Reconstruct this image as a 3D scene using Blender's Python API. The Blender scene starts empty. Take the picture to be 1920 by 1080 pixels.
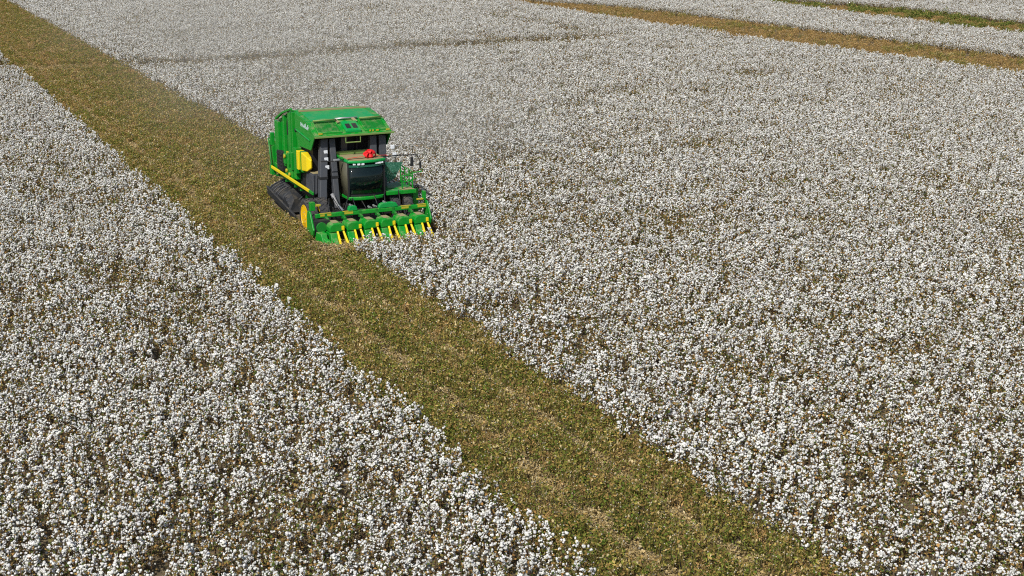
import bpy, bmesh, math, random
import numpy as np
from mathutils import Vector, Matrix
R = math.radians
SC = bpy.context.scene
COL = SC.collection

# ------------------------------------------------------------------ camera, sky, sun, exposure
FPX, CAMH, PITCH = 2714.0, 16.5, 15.5459
cam = bpy.data.cameras.new('camera'); camo = bpy.data.objects.new('camera', cam); COL.objects.link(camo)
cam.sensor_width = 36.0; cam.lens = FPX / 1920 * 36.0
cam.clip_start = 0.5; cam.clip_end = 6000
camo.location = (0, 0, CAMH); camo.rotation_euler = (R(90 - PITCH), 0, 0)
SC.camera = camo

SUN_EL, SUN_H = 46.0, (-0.44, -0.90)            # horizontal direction towards the sun
w = bpy.data.worlds.new('World'); SC.world = w; w.use_nodes = True
nt = w.node_tree; bg = nt.nodes['Background']
sky = nt.nodes.new('ShaderNodeTexSky'); sky.sky_type = 'NISHITA'; sky.sun_disc = False
sky.sun_elevation = R(SUN_EL); sky.sun_rotation = math.atan2(SUN_H[0], SUN_H[1])
sky.dust_density = 1.5
nt.links.new(sky.outputs[0], bg.inputs[0]); bg.inputs[1].default_value = 0.10
sl = bpy.data.lights.new('sun', 'SUN'); sl.energy = 4.2; sl.angle = R(0.5); sl.color = (1, .975, .93)
so = bpy.data.objects.new('sun', sl); COL.objects.link(so)
sdir = Vector((SUN_H[0], SUN_H[1], math.hypot(*SUN_H) * math.tan(R(SUN_EL)))).normalized()
so.rotation_euler = sdir.to_track_quat('Z', 'Y').to_euler(); so.location = (0, 0, 60)
vs = SC.view_settings; vs.view_transform = 'Standard'; vs.look = 'None'; vs.exposure = 0.0; vs.gamma = 1.0
SC.cycles.use_denoising = False
SC.cycles.max_bounces = 5; SC.cycles.diffuse_bounces = 3; SC.cycles.glossy_bounces = 2
SC.cycles.transmission_bounces = 4; SC.cycles.transparent_max_bounces = 8; SC.cycles.volume_bounces = 1
SC.cycles.caustics_reflective = False; SC.cycles.caustics_refractive = False
SC.cycles.filter_width = 1.1

# ------------------------------------------------------------------ helpers
def new_mat(name):
    m = bpy.data.materials.new(name); m.use_nodes = True
    return m, m.node_tree, m.node_tree.nodes['Principled BSDF']

def tag(o, label=None, cat=None, group=None, kind=None):
    if label: o['label'] = label
    if cat: o['category'] = cat
    if group: o['group'] = group
    if kind: o['kind'] = kind
    return o

def paint(name, col, rough=.4, metal=0., dust=.35, scale=2.5, dustcol=(.34, .27, .16)):
    m, t, p = new_mat(name)
    n = t.nodes.new('ShaderNodeTexNoise'); n.inputs['Scale'].default_value = scale
    n.inputs['Detail'].default_value = 6; n.inputs['Roughness'].default_value = .65
    tc = t.nodes.new('ShaderNodeTexCoord'); t.links.new(tc.outputs['Object'], n.inputs['Vector'])
    g = t.nodes.new('ShaderNodeNewGeometry'); s = t.nodes.new('ShaderNodeSeparateXYZ')
    t.links.new(g.outputs['Normal'], s.inputs[0])
    up = t.nodes.new('ShaderNodeMapRange'); up.inputs[1].default_value = .2; up.inputs[2].default_value = 1.
    up.inputs[3].default_value = .12; up.inputs[4].default_value = 1.
    t.links.new(s.outputs[2], up.inputs[0])
    r = t.nodes.new('ShaderNodeMapRange'); r.inputs[1].default_value = .46; r.inputs[2].default_value = .72
    t.links.new(n.outputs[0], r.inputs[0])
    a = t.nodes.new('ShaderNodeMath'); a.operation = 'MULTIPLY'; t.links.new(r.outputs[0], a.inputs[0]); t.links.new(up.outputs[0], a.inputs[1])
    b = t.nodes.new('ShaderNodeMath'); b.operation = 'MULTIPLY'; t.links.new(a.outputs[0], b.inputs[0]); b.inputs[1].default_value = dust
    mx = t.nodes.new('ShaderNodeMix'); mx.data_type = 'RGBA'
    t.links.new(b.outputs[0], mx.inputs[0]); mx.inputs[6].default_value = (*col, 1); mx.inputs[7].default_value = (*dustcol, 1)
    t.links.new(mx.outputs[2], p.inputs['Base Color'])
    rr = t.nodes.new('ShaderNodeMapRange'); rr.inputs[3].default_value = rough; rr.inputs[4].default_value = .9
    t.links.new(b.outputs[0], rr.inputs[0]); t.links.new(rr.outputs[0], p.inputs['Roughness'])
    p.inputs['Metallic'].default_value = metal
    return m

M = {}
M['green'] = paint('green_paint', (.002, .26, .018), .38, dust=.7)
M['green2'] = paint('clean_green_sky_tint', (.002, .30, .055), .32, dust=.25)  # less dusty green, its lighter teal painting the sky's reflection on the roof
M['dgreen'] = paint('green_paint_dark', (.004, .17, .015), .5, dust=.5)
M['yellow'] = paint('yellow_paint', (.82, .62, .01), .4, dust=.15)
M['rim'] = paint('yellow_rim_paint', (.85, .50, .004), .4, dust=.15)
M['black'] = paint('black_rubber', (.016, .017, .019), .6, dust=.25)
M['dark'] = paint('dark_machinery_shade', (.012, .012, .013), .7, dust=.12)
M['tyre'] = paint('tyre_rubber', (.035, .035, .037), .75, dust=.35)
M['duct'] = paint('grey_duct_plastic', (.055, .06, .07), .55, dust=.5)
M['steel'] = paint('bright_steel', (.5, .5, .5), .35, .6, dust=.3)
M['dusty'] = paint('dust_covered_sheet', (.30, .25, .12), .9, dust=.7, scale=4)
M['lamp'] = paint('lamp_lens', (.8, .82, .85), .2, dust=.0)
M['decal'] = paint('pale_decal', (.55, .68, .68), .4, dust=.1)
M['red'] = paint('red_ribbon_cloth', (.75, .012, .015), .6, dust=.03)
M['trim'] = paint('dusty_green_trim', (.16, .26, .06), .6, dust=.8, scale=5)
M['ygold'] = paint('dull_yellow_strip', (.45, .38, .02), .6, dust=.4)
def glass(name, col, rough=.08, alpha=.75):
    m, t, p = new_mat(name)
    p.inputs['Base Color'].default_value = (*col, 1); p.inputs['Roughness'].default_value = rough
    tr = t.nodes.new('ShaderNodeBsdfTransparent'); tr.inputs[0].default_value = (.55, .75, .68, 1)
    mx = t.nodes.new('ShaderNodeMixShader'); mx.inputs[0].default_value = alpha
    n = t.nodes.new('ShaderNodeTexNoise'); n.inputs['Scale'].default_value = 3.
    out = t.nodes['Material Output']
    t.links.new(tr.outputs[0], mx.inputs[1]); t.links.new(p.outputs[0], mx.inputs[2]); t.links.new(mx.outputs[0], out.inputs[0])
    return m
M['glass'] = glass('tinted_cab_glass', (.006, .014, .014), .06, .88)
M['dustglass'] = glass('dusty_side_glass', (.10, .095, .06), .35, .9)
M['tealglass'] = glass('green_tinted_glass', (.05, .22, .14), .15, .55)

class MB:
    def __init__(s): s.bm = bmesh.new()
    def hexa(s, P):
        v = [s.bm.verts.new(p) for p in P]
        for f in ((0,3,2,1),(4,5,6,7),(0,1,5,4),(1,2,6,5),(2,3,7,6),(3,0,4,7)): s.bm.faces.new([v[i] for i in f])
        return s
    def box(s, x0, x1, y0, y1, z0, z1):
        return s.hexa([(x0,y0,z0),(x1,y0,z0),(x1,y1,z0),(x0,y1,z0),(x0,y0,z1),(x1,y0,z1),(x1,y1,z1),(x0,y1,z1)])
    def prism(s, A, B):
        n = len(A); a = [s.bm.verts.new(p) for p in A]; b = [s.bm.verts.new(p) for p in B]
        s.bm.faces.new(a[::-1]); s.bm.faces.new(b)
        for i in range(n):
            j = (i+1) % n; s.bm.faces.new([a[i], a[j], b[j], b[i]])
        return s
    def pxz(s, poly, y0, y1): return s.prism([(x,y0,z) for x,z in poly], [(x,y1,z) for x,z in poly])
    def pyz(s, poly, x0, x1): return s.prism([(x0,y,z) for y,z in poly], [(x1,y,z) for y,z in poly])
    def pxy(s, poly, z0, z1): return s.prism([(x,y,z0) for x,y in poly], [(x,y,z1) for x,y in poly])
    def beam(s, p, q, a, b=None, side=(0,1,0)):
        b = b or a; p = Vector(p); q = Vector(q); d = (q-p).normalized(); sd = Vector(side)
        if abs(d.dot(sd)) > .95: sd = Vector((0,0,1))
        u = d.cross(sd).normalized()*b/2; v = sd - d*sd.dot(d); v = v.normalized()*a/2
        return s.hexa([p-u-v, p+u-v, p+u+v, p-u+v, q-u-v, q+u-v, q+u+v, q-u+v])
    def tube(s, pts, r, n=8):
        pts = [Vector(p) for p in pts]; rings = []
        for i, p in enumerate(pts):
            d = (pts[min(i+1, len(pts)-1)] - pts[max(i-1, 0)]).normalized()
            a = d.orthogonal().normalized() if i == 0 else (pa - d*pa.dot(d)).normalized()
            pa = a; b = d.cross(a); rr = r[i] if isinstance(r, (list, tuple)) else r
            rings.append([s.bm.verts.new(p + (a*math.cos(t) + b*math.sin(t))*rr) for t in [2*math.pi*k/n for k in range(n)]])
        for A, B in zip(rings, rings[1:]):
            for k in range(n): s.bm.faces.new([A[k], A[(k+1)%n], B[(k+1)%n], B[k]])
        s.bm.faces.new(rings[0][::-1]); s.bm.faces.new(rings[-1])
        return s
    def lathe(s, prof, c, axis='y', n=32, closed=False):
        rings = []
        for r, h in prof:
            ring = []
            for k in range(n):
                t = 2*math.pi*k/n
                if axis == 'y': p = (c[0]+r*math.cos(t), c[1]+h, c[2]+r*math.sin(t))
                elif axis == 'x': p = (c[0]+h, c[1]+r*math.cos(t), c[2]+r*math.sin(t))
                else: p = (c[0]+r*math.cos(t), c[1]+r*math.sin(t), c[2]+h)
                ring.append(s.bm.verts.new(p))
            rings.append(ring)
        prs = list(zip(rings, rings[1:])) + ([(rings[-1], rings[0])] if closed else [])
        for A, B in prs:
            for k in range(n): s.bm.faces.new([A[k], A[(k+1)%n], B[(k+1)%n], B[k]])
        if not closed:
            s.bm.faces.new(rings[0][::-1]); s.bm.faces.new(rings[-1])
        return s
    def cyl(s, c, r, h, axis='z', n=16): return s.lathe([(r, 0), (r, h)], c, axis, n)
    def each(s, name, mat, parent=None, bevel=.012, smooth=False):
        out = []; left = set(s.bm.verts)
        while left:
            st = [left.pop()]; isl = [st[0]]
            while st:
                v = st.pop()
                for e in v.link_edges:
                    o = e.other_vert(v)
                    if o in left: left.discard(o); st.append(o); isl.append(o)
            ids = {v: i for i, v in enumerate(isl)}; m = MB(); nv = [m.bm.verts.new(v.co) for v in isl]
            for f in {f for v in isl for f in v.link_faces}: m.bm.faces.new([nv[ids[v]] for v in f.verts])
            out.append(m.build(name, mat, parent, bevel, smooth))
        s.bm.free(); return out
    def build(s, name, mat, parent=None, bevel=.012, smooth=False):
        bmesh.ops.recalc_face_normals(s.bm, faces=s.bm.faces)
        me = bpy.data.meshes.new(name); s.bm.to_mesh(me); s.bm.free()
        me.materials.append(M[mat] if isinstance(mat, str) else mat)
        if smooth:
            for f in me.polygons: f.use_smooth = True
        o = bpy.data.objects.new(name, me); COL.objects.link(o)
        if parent: o.parent = parent
        if bevel:
            b = o.modifiers.new('bevel', 'BEVEL'); b.width = bevel; b.segments = 2; b.limit_method = 'ANGLE'; b.angle_limit = R(40)
        return o

# ------------------------------------------------------------------ layout of the field
DAZ = R(-25.10656)
D = np.array([math.sin(DAZ), math.cos(DAZ)])     # along the rows, away from the camera
LT = np.array([D[1], -D[0]])                     # across the rows, to the right
fwd = np.array([0, math.cos(R(PITCH)), -math.sin(R(PITCH))]); upv = np.array([0, math.sin(R(PITCH)), math.cos(R(PITCH))])
rng = np.random.default_rng(7)

def to_xy(lat, a): return lat[..., None]*LT + a[..., None]*D
def in_view(xy, m):                               # keeps plants the camera (or one a few steps aside) could see
    q = np.column_stack([xy, np.full(len(xy), .6)]) - np.array([0, 0, CAMH])
    z = q @ fwd; zz = np.maximum(z, 1.)
    px = 960 + FPX*q[:, 0]/zz; py = 540 - FPX*(q @ upv)/zz
    return (z > 5) & (px > -m) & (px < 1920+m) & (py > -60) & (py < 1080+m*.7)

def vnoise(xy, s, seed):                          # smooth value noise 0..1
    g = np.random.default_rng(seed).random((256, 256)); p = xy/s + 1000.
    i = np.floor(p).astype(int); f = p - i; f = f*f*(3-2*f)
    a = g[i[:,0] % 256, i[:,1] % 256]; b = g[(i[:,0]+1) % 256, i[:,1] % 256]
    c = g[i[:,0] % 256, (i[:,1]+1) % 256]; d = g[(i[:,0]+1) % 256, (i[:,1]+1) % 256]
    return (a*(1-f[:,0])+b*f[:,0])*(1-f[:,1]) + (c*(1-f[:,0])+d*f[:,0])*f[:,1]

def polydist(xy, pts):
    best = np.full(len(xy), 1e9); pts = np.array(pts, float)
    for p, q in zip(pts, pts[1:]):
        e = q-p; t = np.clip(((xy-p) @ e)/(e @ e), 0, 1)
        best = np.minimum(best, np.linalg.norm(xy-(p+t[:, None]*e), axis=1))
    return best

E_ = np.array([.46, -.888]); N_ = np.array([.888, .46])   # along / across the far strips
def strip(pts):
    p = np.array(pts, float); t = p @ E_; wv = p @ N_; o = np.argsort(t); t, wv = t[o], wv[o]
    t = np.concatenate([[t[0]-200], t, [t[-1]+200]])
    s0 = (wv[1]-wv[0])/(t[2]-t[1]); s1 = (wv[-1]-wv[-2])/(t[-2]-t[-3])
    wv = np.concatenate([[wv[0]-200*np.clip(s0,-.05,.05)], wv, [wv[-1]+200*np.clip(s1,-.05,.05)]])
    return lambda xy: xy @ N_ - np.interp(xy @ E_, t, wv)
BL = strip([(1.1,209.2),(10.9,186.9),(19.5,171.5),(27.3,155.6),(34.2,146.1),(44.8,127.9)])
BU = strip([(3.6,211.5),(12.7,204.5),(22.2,190.5),(37.8,162.5),(49.3,140.5)])
GL = strip([(36.4,209.2),(44.0,189.3),(49.0,179.5),(52.5,170.0),(56.9,162.6)])
GU = strip([(41.5,212.5),(50.2,203.),(56.0,192.5),(62.0,177.3)])
PIPES = [[(-60,131),(-42,135.3),(-33,136),(-25.8,138.2),(-17.2,146.1),(-5,152.3),(8.7,159.6)], [(-2.7,186.9),(2.6,179.3),(8.4,165.7)]]
LEFT_EDGE = 15.2
def right_edge(a):                                # the standing cotton's edge right of the picked track
    cut = 25.0 - .0053*(a-91)
    return np.where(a > 63.6, cut, 20.75)

# ------------------------------------------------------------------ plant meshes (one colour attribute, one material)
ICO_V = None
def ico():
    global ICO_V, ICO_F
    if ICO_V is None:
        bm = bmesh.new(); bmesh.ops.create_icosphere(bm, subdivisions=1, radius=1)
        ICO_V = np.array([v.co[:] for v in bm.verts]); ICO_F = [[v.index for v in f.verts] for f in bm.faces]; bm.free()
    return ICO_V, ICO_F

class PM:
    def __init__(s): s.v=[]; s.f=[]; s.c=[]; s.n=0
    def add(s, v, f, c):
        s.v.append(np.asarray(v, float)); s.f += [[i+s.n for i in q] for q in f]
        s.c.append(np.tile(np.array([*c, 1.]), (len(v), 1))); s.n += len(v)
    def blob(s, p, r, c, g, jit=.13):
        V, F = ico()
        q, _ = np.linalg.qr(g.normal(size=(3, 3)))
        v = (V*(1+g.normal(0, jit, (len(V), 1))))*np.array(r) @ q.T + p
        s.add(v, F, c)
    def boll(s, p, r, g):
        k = g.integers(1, 4); sh = g.uniform(.80, 1.08)
        c = np.array([.72, .715, .68])*sh*np.array([1, g.uniform(.97, 1.), g.uniform(.90, 1.02)])
        c = np.minimum(c, .86)
        if g.random() < .4: s.blob(p - np.array([g.normal(0, r*.2), g.normal(0, r*.2), r*.8]), r*np.array([.5, .5, .9]), c*.96, g)
        for _ in range(k):
            s.blob(p + g.normal(0, r*.42, 3), r*g.uniform(.55, 1.)*np.array([1, g.uniform(.6, 1.1), g.uniform(.6, 1.)]), c, g)
    def leaf(s, p, L, W, c, g, flat=.6):
        d = g.normal(size=3); d[2] *= flat; d /= np.linalg.norm(d)
        u = np.cross(d, g.normal(size=3)); u /= np.linalg.norm(u); n = np.cross(d, u)
        v = [p-d*L/2, p+u*W/2+n*L*.12, p+d*L/2, p-u*W/2+n*L*.12]
        s.add(v, [[0,1,2],[0,2,3]], c)
    def stem(s, p, q, r0, r1, c):
        p = np.array(p); q = np.array(q); d = q-p; d = d/np.linalg.norm(d)
        a = np.cross(d, [0.31, .82, .1]); a /= np.linalg.norm(a); b = np.cross(d, a)
        v = [x+(a*math.cos(t)+b*math.sin(t))*r for x, r in ((p, r0), (q, r1)) for t in (0, 2.094, 4.189)]
        s.add(v, [[0,1,4,3],[1,2,5,4],[2,0,3,5],[3,4,5]], c)
    def build(s, name, col, mat):
        me = bpy.data.meshes.new(name); me.from_pydata(np.concatenate(s.v).tolist(), [], s.f)
        ca = me.color_attributes.new('tint', 'FLOAT_COLOR', 'POINT')
        ca.data.foreach_set('color', np.concatenate(s.c).ravel())
        me.polygons.foreach_set('use_smooth', [len(q) == 3 for q in s.f])
        me.materials.append(mat); o = bpy.data.objects.new(name, me); col.objects.link(o)
        return o

def plant_mat():
    m, t, p = new_mat('plant_matter')
    a = t.nodes.new('ShaderNodeVertexColor'); a.layer_name = 'tint'
    oi = t.nodes.new('ShaderNodeObjectInfo')
    mr = t.nodes.new('ShaderNodeMapRange'); mr.inputs[3].default_value = .82; mr.inputs[4].default_value = 1.12
    t.links.new(oi.outputs['Random'], mr.inputs[0])
    mu = t.nodes.new('ShaderNodeVectorMath'); mu.operation = 'SCALE'
    t.links.new(a.outputs[0], mu.inputs[0]); t.links.new(mr.outputs[0], mu.inputs['Scale'])
    t.links.new(mu.outputs[0], p.inputs['Base Color'])
    p.inputs['Roughness'].default_value = .9; p.inputs['Specular IOR Level'].default_value = .15
    return m
PLANT = plant_mat()
def pick(g, cols): return np.array(cols[g.integers(len(cols))])*g.uniform(.75, 1.25)
LEAFC = [(.26,.17,.06),(.30,.19,.06),(.16,.14,.04),(.09,.11,.025),(.07,.10,.02),(.34,.19,.06),(.21,.18,.06)]
STEMC = [(.11,.06,.035),(.13,.08,.04),(.08,.05,.03)]
STUBC = [(.40,.295,.09),(.31,.23,.058),(.25,.21,.045),(.19,.19,.034),(.14,.175,.026),(.095,.14,.02),(.26,.165,.05),(.52,.41,.21),(.15,.10,.034)]
DRYC = [(.41,.26,.10),(.36,.22,.08),(.30,.18,.06),(.23,.15,.045),(.22,.18,.045),(.46,.32,.15)]
WEEDC = [(.09,.14,.02),(.13,.17,.028),(.06,.10,.015),(.19,.19,.04),(.30,.24,.08)]

LITC = [(.46,.34,.16),(.40,.29,.12),(.35,.25,.11),(.30,.22,.08),(.50,.40,.22)]
def cotton_plant(g, H, nb, nl, spread=.25):
    m = PM(); ns = g.integers(3, 5); st = []
    for i in range(ns):
        t = g.uniform(0, 6.283); r = spread*math.sqrt(g.random()); h = H*g.uniform(.82, 1.05)
        b0 = np.array([math.cos(t)*r*.7, math.sin(t)*r*.7, 0]); b1 = np.array([math.cos(t)*r*1.1+g.normal(0,.03), math.sin(t)*r*1.1+g.normal(0,.03), h])
        st.append((b0, b1)); m.stem(b0, b1, .011, .005, pick(g, STEMC))
    for i in range(nb):
        b0, b1 = st[g.integers(ns)]; z = .28 + .74*g.beta(1.7, 1.1)
        t = g.uniform(0, 6.283); r = g.uniform(.02, .13)*(1.25-.8*z)
        p = b0+(b1-b0)*z + np.array([math.cos(t)*r, math.sin(t)*r, 0])
        m.boll(p, g.uniform(.025, .051), g)
        if g.random() < .3: m.stem(b0+(b1-b0)*(z-.12), p, .005, .004, pick(g, STEMC))
    for i in range(nl):
        b0, b1 = st[g.integers(ns)]; z = .08+.86*g.beta(1.6, 1.15); t = g.uniform(0, 6.283); r = g.uniform(.03, .17)
        L = g.uniform(.05, .11)
        m.leaf(b0+(b1-b0)*z + np.array([math.cos(t)*r, math.sin(t)*r, 0]), L, L*g.uniform(.5, .9), pick(g, LEAFC), g)
    return m
def stub_plant(g, H, cols, nst, nl, nw, spread=.18):
    m = PM()
    for i in range(nst):
        t = g.uniform(0, 6.283); r = spread*math.sqrt(g.random()); b = (math.cos(t)*r, math.sin(t)*r, 0)
        h = H*g.uniform(.6, 1.05)
        m.stem(b, (b[0]+g.normal(0,.07), b[1]+g.normal(0,.07), h), .007, .004, pick(g, cols)*.8)
    for i in range(nl):
        z = H*g.beta(1.6, 1.3); t = g.uniform(0, 6.283); r = spread*1.15*math.sqrt(g.random()); L = g.uniform(.05, .12)
        m.leaf(np.array([math.cos(t)*r, math.sin(t)*r, z+.02]), L, L*g.uniform(.3, .7), pick(g, cols), g, .9)
    for i in range(nw):
        t = g.uniform(0, 6.283); r = spread*math.sqrt(g.random())
        m.blob(np.array([math.cos(t)*r, math.sin(t)*r, H*g.uniform(.3, .95)]), np.array([.022,.02,.018]), (.48,.43,.33), g)
    return m
def weed_tuft(g, H, cols, nl):
    m = PM()
    for i in range(nl):
        t = g.uniform(0, 6.283); r = .45*math.sqrt(g.random()); z = H*g.random()*(1-.5*(r/.45)**2)
        m.leaf(np.array([math.cos(t)*r, math.sin(t)*r, z]), g.uniform(.10,.22), g.uniform(.04,.09), pick(g, cols), g, 1.)
    return m

def proto_collection(name, makers):
    c = bpy.data.collections.new(name)
    for i, mk in enumerate(makers): mk(np.random.default_rng(100+i)).build(f'{name}_{i:02d}', c, PLANT)
    return c
P_COTTON = proto_collection('cotton_kinds',                                  # 0-9 full, 10-14 thin, 15-17 nearly bare
    [lambda g: cotton_plant(g, g.uniform(.84, .96), g.integers(18, 25), 46) for _ in range(10)] +
    [lambda g: cotton_plant(g, g.uniform(.76, .92), g.integers(8, 13), 58) for _ in range(5)] +
    [lambda g: cotton_plant(g, g.uniform(.6, .75), g.integers(1, 5), 70) for _ in range(3)])
P_STUB = proto_collection('stubble_kinds',                                   # 0-6 mixed, 7-9 green, 10-13 dry
    [lambda g: stub_plant(g, g.uniform(.42, .58), STUBC, 9, 60, g.integers(1, 4)) for _ in range(7)] +
    [lambda g: stub_plant(g, g.uniform(.42, .56), STUBC[2:7], 8, 66, 1) for _ in range(3)] +
    [lambda g: stub_plant(g, g.uniform(.36, .52), DRYC, 10, 52, 1) for _ in range(4)] +
    [lambda g: stub_plant(g, g.uniform(.14, .24), LITC, 4, 80, 2, .26) for _ in range(3)])   # 14-16 straw litter
P_WEED = proto_collection('weed_kinds', [lambda g: weed_tuft(g, g.uniform(.5, .9), WEEDC, 110) for _ in range(4)] +
    [lambda g: weed_tuft(g, g.uniform(.25, .4), DRYC, 80) for _ in range(3)])

def scatter(name, xy, idx, scl, coll, label, cat, seed, zs=None):
    g = np.random.default_rng(seed); n = len(xy)
    me = bpy.data.meshes.new(name); me.vertices.add(n)
    me.vertices.foreach_set('co', np.column_stack([xy, np.zeros(n)]).ravel())
    a = me.attributes.new('pid', 'INT', 'POINT'); a.data.foreach_set('value', idx.astype(np.int32))
    a = me.attributes.new('spin', 'FLOAT_VECTOR', 'POINT')
    a.data.foreach_set('vector', np.column_stack([g.normal(0,.08,n), g.normal(0,.08,n), g.uniform(0,6.283,n)]).ravel())
    a = me.attributes.new('size', 'FLOAT_VECTOR', 'POINT')
    z = scl if zs is None else zs
    a.data.foreach_set('vector', np.column_stack([scl, scl, z]).ravel())
    o = bpy.data.objects.new(name, me); COL.objects.link(o); tag(o, label, cat, kind='stuff')
    t = bpy.data.node_groups.new(name+'_growth', 'GeometryNodeTree')
    t.interface.new_socket('Geometry', in_out='INPUT', socket_type='NodeSocketGeometry')
    t.interface.new_socket('Geometry', in_out='OUTPUT', socket_type='NodeSocketGeometry')
    N = t.nodes.new; L = t.links.new
    gi, go = N('NodeGroupInput'), N('NodeGroupOutput')
    ci = N('GeometryNodeCollectionInfo'); ci.inputs['Collection'].default_value = coll
    ci.inputs['Separate Children'].default_value = True; ci.inputs['Reset Children'].default_value = True
    def na(nm, ty):
        x = N('GeometryNodeInputNamedAttribute'); x.data_type = ty; x.inputs['Name'].default_value = nm; return x.outputs[0]
    ip = N('GeometryNodeInstanceOnPoints'); ip.inputs['Pick Instance'].default_value = True
    e = N('FunctionNodeEulerToRotation')
    L(gi.outputs[0], ip.inputs['Points']); L(ci.outputs[0], ip.inputs['Instance'])
    L(na('pid', 'INT'), ip.inputs['Instance Index']); L(na('spin', 'FLOAT_VECTOR'), e.inputs[0])
    L(e.outputs[0], ip.inputs['Rotation']); L(na('size', 'FLOAT_VECTOR'), ip.inputs['Scale'])
    L(ip.outputs[0], go.inputs[0])
    o.modifiers.new('growth', 'NODES').node_group = t
    return o

# ------------------------------------------------------------------ ground
gm, gt, gp_ = new_mat('field_soil')
n1 = gt.nodes.new('ShaderNodeTexNoise'); n1.inputs['Scale'].default_value = 6.; n1.inputs['Detail'].default_value = 8
tcn = gt.nodes.new('ShaderNodeTexCoord'); gt.links.new(tcn.outputs['Object'], n1.inputs['Vector'])
cr = gt.nodes.new('ShaderNodeValToRGB'); cr.color_ramp.elements[0].position = .35; cr.color_ramp.elements[1].position = .7
cr.color_ramp.elements[0].color = (.085, .062, .032, 1); cr.color_ramp.elements[1].color = (.20, .15, .08, 1)
gt.links.new(n1.outputs[0], cr.inputs[0]); gt.links.new(cr.outputs[0], gp_.inputs['Base Color']); gp_.inputs['Roughness'].default_value = .95
bp = gt.nodes.new('ShaderNodeBump'); bp.inputs['Strength'].default_value = .6; gt.links.new(n1.outputs[0], bp.inputs['Height']); gt.links.new(bp.outputs[0], gp_.inputs['Normal'])
gb = MB(); vsn = [gb.bm.verts.new(p) for p in ((-2500,-800,0),(2500,-800,0),(2500,4500,0),(-2500,4500,0))]; gb.bm.faces.new(vsn)
tag(gb.build('ground', gm, bevel=0), kind='structure')

# ------------------------------------------------------------------ crop rows
def rows(lat0, lat1, a0, a1, pitch, step, jl, ja):
    lats = np.arange(lat0, lat1, pitch); aa = np.arange(a0, a1, step)
    A, B = np.meshgrid(lats, aa, indexing='ij'); A = A.ravel(); B = B.ravel()
    return A + rng.normal(0, jl, A.shape), B + rng.uniform(-ja, ja, B.shape)

PICK_A, PICK_LAT = 63.3, 22.93                     # header tips along the rows, machine centre line
la, aa = rows(-140, 190, 18, 300, .40, .36, .10, .16)
xy = to_xy(la, aa); k = in_view(xy, 170); la, aa, xy = la[k], aa[k], xy[k]
wob = (vnoise(xy, 1.1, 3)-.5)*.24
pd = np.minimum(polydist(xy, PIPES[0]), polydist(xy, PIPES[1])+1.5) + (vnoise(xy, 2., 9)-.5)*1.1
bl, bu, gl, gu = BL(xy), BU(xy), GL(xy), GU(xy)
w2 = (vnoise(xy, 1.5, 5)-.5)*.7
is_left = la < LEFT_EDGE + wob*.8
is_right = la > right_edge(aa) + wob
near_block = bl + w2 < -.3
under = (np.abs(la-PICK_LAT) < 3.05) & (aa > PICK_A-1.0+.5*(vnoise(xy, .7, 71)-.5)) & (aa < PICK_A+12.6)
B_left = is_left & near_block
B_right = is_right & near_block & ~under
B_mid = (bu + w2 > .3) & (gl + w2 < -.2)
B_far = gu + w2 > .4
def kinds(xy, pd, dist):
    n = len(xy); g = rng
    q = .40*vnoise(xy, 2.6, 21) + .40*vnoise(xy, .9, 22) + .20*vnoise(xy, 7., 23)
    near = np.clip((75-dist)/45, 0, 1)*np.clip((-8-xy[:,0])/10+.6, 0, 1)
    q = q + g.normal(0, .075, n) - .05*near
    idx = g.integers(0, 10, n)
    thin = q < .40; bare = q < .17
    idx[thin] = g.integers(10, 15, thin.sum())
    lane = pd < 2.0; bare = bare | (lane & (g.random(n) < .9)); thin2 = (pd < 4.) & ~lane & (g.random(n) < .7)
    idx[thin2] = g.integers(10, 15, thin2.sum()); idx[bare] = g.integers(15, 18, bare.sum())
    keep = ~(lane & (g.random(n) < .35))
    s = g.uniform(.88, 1.1, n)*(.90+.2*vnoise(xy, 1.6, 31)); zs = s*g.uniform(.88, 1.06, n)*np.where(lane, .8, 1.)
    return idx, s, zs, keep
def crop(mask, label, seed):
    X = xy[mask]; dist = np.linalg.norm(X, axis=1)
    idx, s, zs, keep = kinds(X, pd[mask], dist)
    keep &= rng.random(len(X)) < np.where(dist < 110, .86, .72)
    print('crop', label[:30], keep.sum())
    return scatter('cotton_crop', X[keep], idx[keep], s[keep], P_COTTON, label, 'cotton', seed, zs[keep])
crop(B_left, 'white ripe cotton left of the picked brown track, thin and brown towards the lower corner', 1)
crop(B_right, 'widest stretch of white ripe cotton, right of the picked track and around the green picker', 2)
crop(B_mid, 'band of white ripe cotton between the far brown strip and the weedy green strip', 3)
crop(B_far, 'white ripe cotton beyond the weedy green strip in the far corner', 4)

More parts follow.
